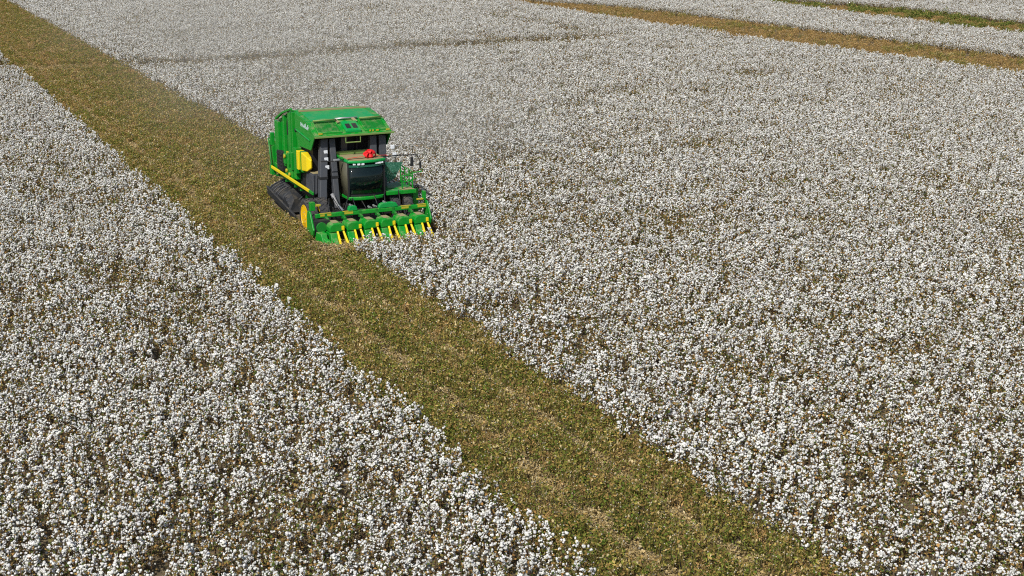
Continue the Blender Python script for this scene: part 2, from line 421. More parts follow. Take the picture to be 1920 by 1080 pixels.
# ------------------------------------------------------------------ picked track and far strips
la, aa = rows(LEFT_EDGE-.5, 26.6, 15, 300, .38, .21, .06, .10)
X = to_xy(la, aa); k = in_view(X, 170); la, aa, X = la[k], aa[k], X[k]
wob = (vnoise(X, 1.1, 3)-.5)*.24
body = (np.abs(la-PICK_LAT) < 2.6) & (aa > PICK_A+1.2) & (aa < PICK_A+12.2)
k = (la > LEFT_EDGE+wob*.8-.3) & (la < right_edge(aa)+wob+.4) & (BL(X) < 0) & ~body
la, aa, X = la[k], aa[k], X[k]
n = len(X); q = .25*vnoise(X, 1.8, 41)+.30*vnoise(X, .7, 42)+.45*rng.random(n)
idx = rng.integers(0, 7, n); gsel = q > .61; idx[gsel] = rng.integers(7, 10, gsel.sum()); dsel = q < .34; idx[dsel] = rng.integers(10, 14, dsel.sum())
lanes = np.minimum(np.abs(la-17.12-.3*(vnoise(X, 9., 44)-.5)), np.abs(la-19.3-.3*(vnoise(X, 7., 45)-.5))+.12) < .36+.25*(vnoise(X, 1.2, 46)-.5)
pdx = polydist(X, PIPES[0]) < 2.2
keep = rng.random(n) < .97
dd = (lanes & (rng.random(n) < .82)) | (pdx & (rng.random(n) < .8)); idx[dd] = rng.integers(14, 17, dd.sum())
nose = (np.abs(la-PICK_LAT) < 3.4) & (aa > PICK_A-1.5) & (aa < PICK_A+1.4); dd = dd | nose; idx[nose] = rng.integers(14, 17, nose.sum())
far_dry = rng.random(n) < np.clip((aa-75)/90, 0, .75); fd = far_dry & ~gsel & ~dd; idx[fd] = rng.integers(10, 14, fd.sum())
s = rng.uniform(.8, 1.15, n)
print('stubble', keep.sum())
scatter('cotton_stubble', X[keep], idx[keep], s[keep], P_STUB, 'picked cotton stubble, olive and brown, in the wide track running diagonally past the picker', 'stubble', 11)

g2 = np.random.default_rng(5); X = np.column_stack([g2.uniform(-40, 130, 130000), g2.uniform(80, 300, 130000)])
k = in_view(X, 170); X = X[k]; w2 = (vnoise(X, 1.5, 5)-.5)*.7
k = (BL(X)+w2 > -.1) & (BU(X)+w2 < .5); Y = X[k]; n = len(Y); q = vnoise(Y, 3., 51)+g2.normal(0, .1, n)
idx = np.where(q > .72, g2.integers(0, 7, n), g2.integers(10, 14, n)); kp = g2.random(n) < .95
scatter('cotton_stubble', Y[kp], idx[kp], g2.uniform(.9, 1.3, n)[kp], P_STUB, 'narrow brown strip of picked stubble crossing the upper right of the field', 'stubble', 12)
k = (GL(X)+w2 > -.1) & (GU(X)+w2 < .4); Y = X[k]; n = len(Y); q = .7*vnoise(Y, 2.2, 61)+.3*vnoise(Y, .9, 62)+g2.normal(0, .04, n)
cross = GL(Y)/np.maximum(GL(Y)-GU(Y), .5); q = q + .30*(cross-.5) + .004*(Y[:, 0]-55)
idx = np.where(q > .56, g2.integers(0, 4, n), g2.integers(4, 7, n))
scatter('weed_strip', Y, idx, g2.uniform(.6, 1.1, n)*np.where(q > .52, .55+1.3*np.clip(vnoise(Y, 1.7, 63)-.2, 0, 1), .8), P_WEED, 'green and straw coloured weeds on the field margin in the upper right corner', 'weeds', 13)

# ------------------------------------------------------------------ the cotton picker  (x = travel direction, y = its left side, z up)
org = LT*PICK_LAT + D*PICK_A
pk = bpy.data.objects.new('cotton_picker', None); COL.objects.link(pk)
pk.location = (org[0], org[1], 0); pk.rotation_euler = (0, 0, math.atan2(-D[1], -D[0]))
tag(pk, 'green six row cotton picker with dark glass cab and yellow header tips', 'cotton picker')

# chassis and engine bay, its near-black colour painting the shade under the hood
b = MB(); b.box(-11.6, -3.3, -.75, -.45, .95, 1.3).box(-11.6, -3.3, .45, .75, .95, 1.3)
for x in (-11.2, -9, -7, -5): b.box(x, x+.3, -.449, .449, .97, 1.28)
b.box(-3.9, -2.9, -2.2, 2.2, .8, 1.15).box(-3.3, -2.1, -.7, -.5, .9, 1.2).box(-3.3, -2.1, .5, .7, .9, 1.2)
b.build('chassis', 'dark', pk)
b = MB(); b.box(-8.0, -5.2, -1.75, 1.75, 1.32, 4.45).box(-5.19, -4.75, -1.5, 1.5, 1.5, 3.6)
for y in (-1.3, -.4, .5, 1.4): b.box(-5.19, -5.0, y-.06, y+.06, 3.61, 4.6)
b.build('engine_bay', 'dark', pk)

# accumulator hood
hd = MB()
hd.pxz([(-4.0,4.72),(-4.02,4.60),(-5.25,5.08),(-7.2,5.34),(-7.2,5.47),(-5.2,5.23)], -1.94, 1.94)
hd.pxz([(-4.0,4.715),(-4.7,3.92),(-6.72,3.84),(-7.25,4.5),(-7.25,5.46),(-5.2,5.22)], -2.0, -1.945)
hd.pxz([(-4.0,4.715),(-4.7,3.92),(-6.72,3.84),(-7.25,4.5),(-7.25,5.46),(-5.2,5.22)], 1.945, 2.0)
hood = hd.build('accumulator_hood', 'green', pk)
b = MB(); b.beam((-3.99,-2.0,4.66), (-3.99,2.12,4.66), .09, .12); b.build('front_lip', 'trim', hood)
b = MB(); b.pxz([(-5.3,5.24),(-5.3,5.27),(-7.05,5.49),(-7.05,5.455)], -1.75, 1.62); b.build('roof_panel', 'green2', hood)
b = MB(); b.beam((-7.16,-1.8,5.52), (-7.16,1.75,5.50), .10, .12); b.build('rear_ridge', 'dusty', hood)
def slope(x): return 4.72 + (-4.0-x)*(5.23-4.72)/1.2        # height of the front slope at x
for y0, y1 in ((-1.78, -.55), (.62, 1.85)):
    f = MB()
    for (xa, xb, ya, yb) in ((-4.12,-4.2,y0,y1),(-5.02,-5.12,y0,y1)):
        f.hexa([(xa,ya,slope(xa)),(xb,ya,slope(xb)),(xb,yb,slope(xb)),(xa,yb,slope(xa)),(xa,ya,slope(xa)+.09),(xb,ya,slope(xb)+.09),(xb,yb,slope(xb)+.09),(xa,yb,slope(xa)+.09)])
    for ya in (y0, y1-.07):
        f.hexa([(-4.21,ya,slope(-4.21)),(-5.01,ya,slope(-5.01)),(-5.01,ya+.07,slope(-5.01)),(-4.21,ya+.07,slope(-4.21)),(-4.21,ya,slope(-4.21)+.08),(-5.01,ya,slope(-5.01)+.08),(-5.01,ya+.07,slope(-5.01)+.08),(-4.21,ya+.07,slope(-4.21)+.08)])
    fr = f.build('screen_frame', 'green', hood)
    m = MB(); m.hexa([(-4.22,y0+.08,slope(-4.22)+.01),(-5.0,y0+.08,slope(-5.0)+.01),(-5.0,y1-.08,slope(-5.0)+.01),(-4.22,y1-.08,slope(-4.22)+.01),(-4.22,y0+.08,slope(-4.22)+.035),(-5.0,y0+.08,slope(-5.0)+.035),(-5.0,y1-.08,slope(-5.0)+.035),(-4.22,y1-.08,slope(-4.22)+.035)])
    for k in range(5):
        y = y0+.2+k*(y1-y0-.4)/4; m.beam((-4.24,y,slope(-4.24)+.05), (-4.98,y,slope(-4.98)+.05), .025)
    m.build('screen', 'dgreen', fr, bevel=0)
    t = MB(); t.tube([(-4.96,y0+.02,slope(-4.96)+.20),(-4.96,y1-.02,slope(-4.96)+.20)], .045); t.build('hinge_bar', 'trim', fr, bevel=0, smooth=True)
b = MB(); b.tube([(-5.22,-.55,5.33),(-5.22,.62,5.33)], .04); b.build('grab_bar', 'steel', hood, bevel=0, smooth=True)
for y in (-.42, .50):
    b = MB(); b.beam((-4.9,y-.05,slope(-4.9)+.07), (-5.2,y-.14,slope(-5.2)+.09), .16, .05); b.build('dust_deflector', 'dusty', hood)
b = MB(); b.hexa([(-4.1,-.36,slope(-4.1)+.01),(-4.92,-.36,slope(-4.92)+.01),(-4.92,.44,slope(-4.92)+.01),(-4.1,.44,slope(-4.1)+.01),(-4.1,-.36,slope(-4.1)+.12),(-4.92,-.36,slope(-4.92)+.12),(-4.92,.44,slope(-4.92)+.12),(-4.1,.44,slope(-4.1)+.12)])
cb = b.build('centre_bracket', 'green2', hood)
for y in (-.24, .10):
    x0, x1 = -4.28, -4.68
    b = MB(); b.hexa([(x0,y,slope(x0)+.122),(x1,y,slope(x1)+.122),(x1,y+.24,slope(x1)+.122),(x0,y+.24,slope(x0)+.122),(x0,y,slope(x0)+.126),(x1,y,slope(x1)+.126),(x1,y+.24,slope(x1)+.126),(x0,y+.24,slope(x0)+.126)])
    b.build('opening', 'dark', cb, bevel=0)
for y, wd in ((-1.78,.2),(.85,.07),(1.0,.07),(1.2,.13),(1.72,.18)):
    b = MB(); b.box(-4.1, -4.05, y, y+wd, 4.775, 4.85); b.build('marker', 'ygold', hood, bevel=0)
b = MB(); b.tube([(-4.0,-.42,4.62),(-3.98,-.42,4.31),(-3.98,.34,4.31),(-4.0,.34,4.62)], .035); b.build('hanging_frame', 'trim', hood, bevel=0)
# pale worn decal on the hood's side: strokes that cannot be read in the photo
b = MB(); rr = random.Random(4); x = -6.25
while x < -4.95:
    hgt = rr.choice((.13, .2, .26, .2)); zc = 5.02 - (x+5.6)*.04
    b.box(x, x+.09, -2.008, -2.001, zc-.13, zc-.13+hgt)
    if rr.random() < .7: b.box(x+.09, x+.17, -2.008, -2.001, zc-.13+hgt*.4, zc-.13+hgt*.65)
    x += .19
b.build('decal', 'decal', hood, bevel=0)
b = MB(); b.beam((-7.1,-2.03,4.64), (-4.75,-2.03,4.40), .05, .07); b.build('side_seam', 'green2', hood)
b = MB(); b.cyl((-7.1,-2.06,4.58), .10, .1, 'y'); b.build('side_latch', 'dark', hood)

# module chamber behind the hood
pr = [(-11.5,1.55),(-7.9,1.85),(-7.3,2.3),(-7.3,5.35),(-7.9,5.45),(-8.5,5.40),(-10.4,4.75),(-10.9,4.6),(-11.4,3.2)]
ch = MB(); ch.pxz(pr, -1.78, 1.78); chamber = ch.build('module_chamber', 'green', pk)
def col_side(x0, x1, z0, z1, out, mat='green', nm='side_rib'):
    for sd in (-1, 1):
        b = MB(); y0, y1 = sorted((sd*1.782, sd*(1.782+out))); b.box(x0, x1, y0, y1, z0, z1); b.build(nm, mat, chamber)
for x0, x1, z0, z1, o in ((-11.25,-10.55,2.2,4.5,.16),(-9.75,-9.5,2.3,4.98,.14),(-8.75,-8.3,2.4,5.30,.16),(-8.0,-7.8,2.0,5.38,.2)):
    col_side(x0, x1, z0, z1, o)
col_side(-10.2, -9.8, 3.05, 4.62, .006, 'dark', 'recess_shade'); col_side(-8.25, -8.05, 2.6, 5.2, .006, 'dark', 'recess_shade')  # flat near-black strips painting the shaded recesses between ribs
for sd in (-1, 1):                                  # arched door between two ribs, darker green painting its recess in shade
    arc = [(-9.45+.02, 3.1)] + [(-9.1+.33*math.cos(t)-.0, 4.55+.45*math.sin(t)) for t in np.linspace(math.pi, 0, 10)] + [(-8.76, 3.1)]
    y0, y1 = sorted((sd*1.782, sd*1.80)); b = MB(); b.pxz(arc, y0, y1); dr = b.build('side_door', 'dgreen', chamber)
    y0, y1 = sorted((sd*1.802, sd*1.812)); b = MB()
    arc2 = [(-9.4, 4.0)] + [(-9.1+.30*math.cos(t), 4.5+.42*math.sin(t)) for t in np.linspace(math.pi, .6, 8)] + [(-9.2, 4.0)]
    b.pxz(arc2, y0, y1); b.build('arch_shade', 'dark', dr, bevel=0)  # near-black crescent painted for the shaded side of the arch
col_side(-9.45, -8.78, 3.0, 3.12, .1, 'ygold', 'yellow_strip')
b = MB(); b.beam((-10.9,-1.95,4.62), (-9.6,-1.95,5.12), .12, .1).beam((-9.6,-1.95,5.12), (-8.0,-1.95,5.52), .12, .1)
b.each('top_edge_beam', 'green', chamber)
# tail gate frame, hydraulic gear and vents low on the chamber
b = MB(); b.box(-12.1,-11.55,-2.0,-1.7,2.0,3.1).box(-12.0,-11.6,-1.7,1.7,2.2,2.6).box(-12.1,-11.55,1.7,2.0,2.0,3.1).box(-11.9,-11.6,-2.05,-1.85,3.1,3.75)
b.box(-11.98,-11.55,-2.1,-1.85,1.5,1.99).build('tail_gate', 'green', chamber)
b = MB(); b.tube([(-11.95,-2.1,3.45),(-11.7,-2.1,2.5),(-11.4,-2.1,1.9)], .05); b.build('hydraulic_ram', 'dgreen', chamber, bevel=0, smooth=True)
b = MB(); b.box(-10.75,-9.75,-2.02,-1.79,2.0,3.0)
vent = b.build('vent', 'dark', chamber)
b = MB()
for k in range(5): b.box(-10.7,-9.8,-2.06,-2.021,2.12+k*.18,2.18+k*.18)
b.each('louvre', 'black', vent, bevel=0)
b = MB(); rr = random.Random(8)
for x, z, sx, sz, yo in ((-11.4,1.7,.5,.5,.2),(-9.5,2.5,.35,.5,.25),(-9.1,2.1,.4,.7,.2),(-8.6,2.6,.3,.6,.3),(-8.5,1.9,.6,.5,.25),(-8.05,2.4,.25,.9,.3),(-7.7,2.0,.4,.6,.22),(-7.25,2.4,.4,1.3,.35),(-9.3,1.75,.5,.25,.3)):
    b.box(x, x+sx, -1.783-yo, -1.783, z, z+sz)
b.box(-10.5,-7.4,-1.95,-1.785,1.6,1.78)
b.each('side_cabinet', 'green', chamber)
b = MB()
for p in ((-9.2,-2.1,2.9),(-8.9,-2.1,2.2),(-8.3,-2.13,2.1)): b.cyl((p[0],p[1],p[2]), .1, .08, 'y', 12)
b.each('reel', 'ygold', chamber)

# yellow tanks
b = MB(); b.box(-6.75,-6.42,-2.15,-1.76,2.66,3.62); b.each('tank_panel', 'yellow', pk, bevel=.03)
b = MB(); b.box(-6.41,-5.95,-2.05,-1.76,2.6,3.62); b.build('tank_spacer', 'green', pk)
b = MB(); b.prism([(-5.92,-2.15,2.72),(-5.92,-1.78,2.72),(-5.92,-1.78,3.66),(-5.92,-2.15,3.66)], [(-5.1,-2.12,2.8),(-5.1,-1.85,2.9),(-5.1,-1.85,3.5),(-5.1,-2.12,3.55)]); b.prism([(-5.099,-2.1,2.82),(-5.099,-1.86,2.92),(-5.099,-1.86,3.48),(-5.099,-2.1,3.53)], [(-4.85,-1.98,3.0),(-4.9,-1.88,3.0),(-4.9,-1.88,3.4),(-4.85,-1.98,3.4)]); b.build('yellow_tank', 'yellow', pk, bevel=.04)
# yellow guard rail along the side
b = MB(); b.beam((-11.4,-2.15,1.98), (-4.75,-2.15,1.9), .08, .14); rail = b.build('guard_rail', 'yellow', pk)
b = MB(); b.beam((-4.74,-2.15,1.9), (-4.1,-2.15,1.88), .08, .14); b.build('rail_bracket', 'green', rail)
b = MB(); b.beam((-11.3,-2.08,1.86), (-4.3,-2.08,1.80), .06, .09); b.build('rail_backing', 'green', rail)
for x in (-10.9, -9.2, -7.6, -6.6): 
    b = MB(); b.box(x, x+.1, -2.07, -.76, 1.55, 1.65); b.build('rail_support', 'dgreen', rail)
# grey ribbed cover behind the ducts
b = MB(); b.prism([(-5.6,-2.05,1.75),(-4.5,-2.05,1.75),(-4.5,-1.5,1.75),(-5.6,-1.5,1.75)], [(-5.6,-1.95,2.75),(-4.62,-1.95,2.75),(-4.62,-1.5,2.75),(-5.6,-1.5,2.75)])
rc = b.build('ribbed_cover', 'duct', pk)
b = MB()
for k in range(6): b.beam((-5.5+k*.19,-2.07,1.8), (-5.5+k*.175,-1.97,2.7), .06, .06)
for k in range(3): b.beam((-4.48,-2.0+k*.16,1.8), (-4.6,-1.92+k*.15,2.7), .05, .05)
b.each('cover_rib', 'duct', rc)
b = MB(); b.box(-5.6,-4.62,-1.95,-1.5,2.752,2.78); b.build('cover_top', 'dusty', rc)

# black ribbed rear fender
arch = [(-2.42,.62),(-2.38,.84),(-2.22,.98),(-1.95,1.12),(-1.65,1.24),(-1.38,1.33),(-1.1,1.40)]
arcf = [(-2.30,.45),(-2.25,.76),(-2.1,.92),(-1.9,1.04),(-1.65,1.14),(-1.4,1.22),(-1.1,1.28)]
b = MB(); rings = []
for k in range(8):
    t = k/7; x = -11.3 + 2.3*t
    rings.append([b.bm.verts.new((x, (1-t)*p[0]+t*q[0], (1-t)*p[1]+t*q[1])) for p, q in zip(arch, arcf)])
for A, B in zip(rings, rings[1:]):
    for i in range(len(arch)-1): b.bm.faces.new([A[i], A[i+1], B[i+1], B[i]])
fe = b.build('rear_fender', 'black', pk, bevel=0, smooth=True)
sm = fe.modifiers.new('thick', 'SOLIDIFY'); sm.thickness = .05
for k in range(5):
    t = k/6; x = -11.25 + 2.2*t; b = MB()
    b.tube([(x, (1-t)*p[0]+t*q[0]-.015, (1-t)*p[1]+t*q[1]+.02) for p, q in zip(arch, arcf)], .022, 6); b.build('fender_rib', 'duct', fe, bevel=0, smooth=True)
b = MB(); b.prism([(-9.0,-2.28,.45),(-9.0,-2.2,.85),(-9.0,-1.9,1.12),(-9.0,-1.1,1.22),(-9.0,-1.1,.2),(-9.0,-2.28,.2)],
                  [(-7.9,-2.24,.22),(-8.0,-2.2,.30),(-8.3,-1.9,.75),(-8.6,-1.1,.9),(-8.0,-1.1,.15),(-7.9,-2.24,.15)]); fp = b.build('fender_panel', 'black', fe)
for k in range(4):
    t = .15+.23*k; b = MB(); b.beam((-8.95+.95*t,-2.22,.88-.6*t), (-8.95+.45*t,-1.12,1.28-.36*t), .05, .05); b.build('panel_ridge', 'duct', fp)
b = MB(); b.prism([(-11.4,-2.46,.9),(-11.4,-2.38,.98),(-11.4,-2.38,.55),(-11.4,-2.46,.55)], [(-6.2,-2.46,.30),(-6.2,-2.38,.34),(-6.2,-2.38,.05),(-6.2,-2.46,.05)]); b.build('fender_skirt', 'black', fe)
b = MB(); b.beam((-11.4,-2.47,.95), (-6.3,-2.47,.34), .06, .07); b.build('skirt_edge', 'tyre', fe)
b = MB(); b.box(-8.3,-7.7,-1.0,-.7,.5,1.5).beam((-7.0,-1.5,.5), (-6.8,-1.6,1.7), .2, .3); b.each('fender_mount', 'green', fe)

# wheels
def wheel(c, rad, wid, rim, side):
    x, y, z = c; hw = wid/2
    W = MB(); W.lathe([(rad*.62,-hw*.9),(rad*.9,-hw),(rad*.985,-hw*.8),(rad,-hw*.3),(rad,hw*.3),(rad*.985,hw*.8),(rad*.9,hw),(rad*.62,hw*.9)], (x,y,z), 'y', 40, closed=True)
    for k in range(22):
        for s in (-1, 1):
            t = 2*math.pi*(k+.25*s)/22; t2 = t+.16
            a = Vector((x+rad*.99*math.cos(t), y+s*hw*.85, z+rad*.99*math.sin(t))); bq = Vector((x+rad*1.0*math.cos(t2), y+s*.03, z+rad*1.0*math.sin(t2)))
            W.beam(a, bq, .06, .07)
    root = W.build('wheel', 'tyre', pk, bevel=0, smooth=False)
    s = side
    b = MB(); b.lathe([(rim*1.03,s*hw*.92),(rim*1.03,s*hw*.98),(rim*.95,s*hw*.98),(rim*.86,s*hw*.6),(rim*.62,s*hw*.35),(rim*.55,s*hw*.75),(rim*.30,s*hw*.8),(rim*.28,s*hw*.98),(.02,s*hw*.98),(.02,-s*hw*.2),(rim*1.03,-s*hw*.2)], (x,y,z), 'y', 36)
    b.build('rim', 'rim', root, bevel=0)
    b = MB()
    for k in range(8): b.cyl((x+rim*.42*math.cos(k*.785), y+s*hw*.78-(.0 if s>0 else .04), z+rim*.42*math.sin(k*.785)), .03, .04, 'y', 6)
    b.each('wheel_nut', 'steel', root, bevel=0)
for c, s in (((-3.6,-2.55,.88),-1),((-3.6,-1.93,.88),-1),((-3.6,1.75,.88),1),((-3.6,2.39,.88),1)): wheel(c, .86, .50, .58, s)
for c, s in (((-10.2,-1.55,.62),-1),((-10.2,1.55,.62),1)): wheel(c, .62, .5, .36, s)

# suction ducts
def duct(bot, top, wy, wx, mat='duct', shade=None):
    b = MB(); (x0,y0,z0), (x1,y1,z1) = bot, top
    mid = .45; xm, ym, zm = [bot[i]+(top[i]-bot[i])*mid for i in range(3)]
    b.hexa([(x0-wx,y0-wy,z0),(x0+wx,y0-wy,z0),(x0+wx,y0+wy,z0),(x0-wx,y0+wy,z0),(xm-wx,ym-wy,zm),(xm+wx,ym-wy,zm),(xm+wx,ym+wy,zm),(xm-wx,ym+wy,zm)])
    w2 = wy*1.06
    b.hexa([(xm-wx*1.1,ym-w2,zm+.001),(xm+wx*1.1,ym-w2,zm+.001),(xm+wx*1.1,ym+w2,zm+.001),(xm-wx*1.1,ym+w2,zm+.001),(x1-wx,y1-w2,z1),(x1+wx,y1-w2,z1),(x1+wx,y1+w2,z1),(x1-wx,y1+w2,z1)])
    d = b.build('suction_duct', mat, pk, bevel=.03)
    b = MB(); b.box(xm-wx*1.15, xm+wx*1.15, ym-w2*1.08, ym+w2*1.08, zm-.08, zm+.06); b.build('duct_collar', 'black', d)
    b = MB(); b.box(x0-wx*1.5, x0+wx*1.7, y0-wy*1.5, y0+wy*1.5, z0-.35, z0); b.build('duct_boot', 'duct', d, bevel=.05)
    return d
d1 = duct((-3.75,-1.82,1.15), (-4.55,-1.40,4.5), .175, .2)
d2 = duct((-3.75,-1.06,1.15), (-4.55,-1.0,4.5), .14, .18)
duct((-4.1,1.0,1.3), (-4.55,1.14,4.5), .16, .2)
duct((-4.2,1.55,1.3), (-4.55,1.62,4.5), .17, .2)
duct((-5.0,-.28,2.6), (-4.75,-.28,4.5), .16, .12)
b = MB()
for z, y in ((3.86,-1.36),(3.52,-1.37),(3.14,-1.36)): b.box(-4.26+(3.9-z)*.24-.02, -4.19+(3.9-z)*.24, y-.14, y+.06, z-.09, z+.1)
b.each('reflector', 'lamp', d1, bevel=.02)
b = MB()
for z, y in ((3.9,2.05),(3.5,2.15)): b.box(-4.15,-4.05,y-.1,y+.1,z-.1,z+.1)
b.each('work_light', 'lamp', pk, bevel=.02)
b = MB(); b.tube([(-3.6,-1.35,1.9),(-3.3,-1.2,1.4),(-2.9,-1.05,1.15)], .09); b.build('hydraulic_cylinder', 'steel', pk, bevel=0, smooth=True)
b = MB()
for k in range(9):
    rr = random.Random(k); y = -1.9+k*.48; b.tube([(-3.1,y,1.2),(-2.8,y+rr.uniform(-.2,.2),1.75+rr.uniform(-.2,.2)),(-2.4,y+rr.uniform(-.2,.2),1.3)], .025, 5)
b.each('hose', 'black', pk, bevel=0, smooth=True)

# cab
cy0, cy1 = -.72, 1.22; xb, xf = -4.5, -2.95
front = [(xf+.10*math.cos((t-.5)*2.4)-.10 + (.16*(1-(2*t-1)**2)), cy0+.06+(cy1-cy0-.12)*t) for t in np.linspace(0, 1, 11)]
outl = [(xb, cy0)] + front + [(xb, cy1)]
cb = MB(); cb.pxy([(x*.985-.06, y*.96+.01) for x, y in outl], 1.8, 1.95); cab = cb.build('cab', 'dark', pk)
b = MB(); b.pxy([(x+.05, y*1.03-.01) for x, y in outl], 1.62, 1.79); b.build('cab_base_rim', 'green', cab, bevel=.04)
def cab_wall(name, pts, z0, z1, mat, th=.03):
    b = MB()
    for p, q in zip(pts, pts[1:]): 
        v = [b.bm.verts.new(c) for c in ((p[0],p[1],z0),(q[0],q[1],z0),(q[0]-.0,q[1],z1),(p[0],p[1],z1))]; b.bm.faces.new(v)
    bmesh.ops.remove_doubles(b.bm, verts=b.bm.verts, dist=1e-4)
    o = b.build(name, mat, cab, bevel=0, smooth=True); s = o.modifiers.new('thick', 'SOLIDIFY'); s.thickness = th
    return o
cab_wall('windscreen', front, 1.96, 3.42, 'glass')
cab_wall('side_window', [(xb+.05,cy0),(front[0][0]-.03,cy0)], 1.80, 3.45, 'dustglass')
cab_wall('side_window', [(front[-1][0]-.03,cy1),(xb+.05,cy1)], 1.96, 3.42, 'glass')
b = MB(); b.box(xb-.03, xb+.04, cy0, cy1, 1.96, 3.45); b.build('cab_back', 'dark', cab)
b = MB()
for x, y in ((front[0][0],cy0+.05),(front[-1][0],cy1-.05),(xb+.06,cy0+.02),(xb+.06,cy1-.02)): b.box(x-.045,x+.045,y-.045,y+.045,1.8,3.45)
b.each('pillar', 'dark', cab)
b = MB(); b.box(-4.2,-3.7,.0,.5,1.96,2.45).box(-4.3,-4.15,.0,.5,2.45,3.0); b.build('seat', 'black', cab, bevel=.05)
b = MB(); b.tube([(-3.45,.25,1.96),(-3.6,.25,2.6)], .04); b.lathe([(.19,0),(.19,.04),(.16,.04),(.16,0)], (-3.6,.25,2.62), 'z', 20, closed=True); b.build('steering_wheel', 'black', cab, bevel=0)
rf = [(xb-.12, cy0-.1)] + [(x+.10, y*1.07) for x, y in front] + [(xb-.12, cy1+.1)]
b = MB(); b.pxy(rf, 3.46, 3.60); roof = b.build('cab_roof', 'green2', cab, bevel=.04)
b = MB(); b.pxy([(x*.99-.06, y*.9+.03) for x, y in rf], 3.603, 3.625); b.build('roof_top', 'dusty', roof, bevel=0)
b = MB(); b.box(xb-.18, xb+.02, cy0-.12, cy1-.1, 3.63, 3.80); b.build('roof_ledge', 'trim', roof)
b = MB(); b.box(xb+.02, -3.4, cy0-.115, cy0-.05, 3.604, 3.70); b.build('roof_side_edge', 'green', roof)
b = MB(); b.pxy([(x+.06, y) for x, y in front] + [(x-.0, y) for x, y in front][::-1], 3.26, 3.36); b.build('visor', M['tealglass'], cab, bevel=0)
for y in (-.40, -.20, .0, .72, .88, 1.02):
    i = min(range(11), key=lambda i: abs(front[i][1]-y)); b = MB(); b.box(front[i][0]+.0, front[i][0]+.1, y-.07, y+.07, 3.365, 3.455); b.each('work_light', 'lamp', cab, bevel=.02)
# mirrors on long arms
b = MB(); b.tube([(-3.5,1.3,3.56),(-3.6,2.2,3.55),(-3.6,3.15,3.50)], .03).tube([(-3.6,2.88,3.5),(-3.6,2.88,3.35)], .02).tube([(-3.6,3.15,3.5),(-3.6,3.33,3.15)], .02)
arm = b.build('mirror_arm', 'dark', cab, bevel=0)
b = MB(); b.box(-3.64,-3.56,2.80,2.96,2.94,3.40).box(-3.64,-3.56,3.27,3.39,2.80,3.14); b.each('mirror', 'black', arm, bevel=.03)
b = MB(); b.tube([(-3.5,-.8,3.52),(-3.6,-1.4,3.52),(-3.6,-1.85,3.54)], .025); arm = b.build('mirror_arm', 'dark', cab, bevel=0)
b = MB(); b.box(-3.62,-3.54,-1.22,-.9,3.5,3.62); b.each('mirror', 'steel', arm, bevel=.02)

# platform, railing and side door glass on the machine's left side
b = MB(); b.box(-4.9,-2.9,1.26,2.82,1.72,1.90); plat = b.build('platform', 'green', pk)
b = MB(); b.box(-4.85,-3.55,1.4,2.75,1.902,1.93); b.build('deck', 'dgreen', plat)
b = MB(); b.box(-3.5,-2.98,2.1,2.75,1.902,1.93); b.build('step', 'dusty', plat)
b = MB()
for x, y, z in ((-3.1,2.7,2.75),(-3.7,2.75,2.8),(-4.3,2.75,2.8),(-4.9,2.75,2.8),(-3.1,2.15,2.6)): b.tube([(x,y,1.86),(x,y,z)], .035, 6)
for z in (2.2, 2.5, 2.78): b.tube([(-3.1,2.7,z),(-4.9,2.75,z)], .028, 6)
for z in (2.3, 2.6): b.tube([(-3.1,2.15,z),(-3.1,2.7,z)], .028, 6)
b.tube([(-3.7,2.75,2.55),(-3.7,3.1,2.6),(-3.7,3.45,2.62),(-3.7,3.45,2.75)], .035, 6).tube([(-3.7,2.75,2.2),(-3.7,3.15,2.3)], .03, 6)
b.build('railing', 'green', plat, bevel=0)
b = MB()
for k in range(5): b.box(-4.0,-3.4,2.83+k*.0,3.1,.55+k*.28,.59+k*.28)
b.box(-4.03,-3.98,2.83,3.1,.5,1.85).box(-3.42,-3.37,2.83,3.1,.5,1.85); b.build('ladder', 'green', plat)
b = MB(); b.prism([(-4.15,1.55,2.0),(-4.12,1.55,2.0),(-4.12,1.62,3.15),(-4.15,1.62,3.15)], [(-4.15,2.15,2.3),(-4.12,2.15,2.3),(-4.12,2.60,3.08),(-4.15,2.60,3.08)]); b.build('door_glass', 'tealglass', cab, bevel=0)

# header
tb = MB(); tb.beam((-2.05,-2.72,1.22), (-2.05,2.98,1.22), .2, .2)
hdr = tb.build('header_toolbar', 'green', pk, bevel=.03)
for y0, y1 in ((-2.5,-1.95),(-1.35,-.85),(1.65,2.15),(2.5,2.95)):
    b = MB(); b.box(-2.1,-1.944,y0,y1,1.322,1.334).box(-1.947,-1.94,y0,y1,1.2,1.30); b.build('yellow_strip', 'ygold', hdr, bevel=0)
b = MB(); b.pxz([(-2.35,.45),(-1.5,.35),(-1.35,.7),(-1.6,1.1),(-1.85,1.5),(-2.2,1.5),(-2.35,1.2)], -3.06, -2.98); ep = b.build('end_plate', 'green', hdr)
b = MB(); b.pxz([(-2.35,.45),(-1.5,.35),(-1.35,.7),(-1.6,1.1),(-1.85,1.5),(-2.2,1.5),(-2.35,1.2)], 2.96, 3.02); b.build('end_plate', 'green', hdr)
b = MB(); b.box(-2.3,-2.0,-2.95,-2.72,1.5,1.9).box(-2.2,-2.1,-2.9,-2.5,1.72,1.78).box(-2.3,-2.05,2.86,3.0,1.5,1.95); b.each('lamp_bracket', 'green', hdr)
b = MB(); b.box(-2.05,-1.98,-2.7,-2.45,1.70,1.80).box(-2.1,-2.0,2.5,2.84,1.55,1.62); b.each('end_marker', 'ygold', hdr)
b = MB(); b.box(-1.9,-1.45,-2.97,-2.2,.45,1.1).build('drive_housing', 'dark', hdr)
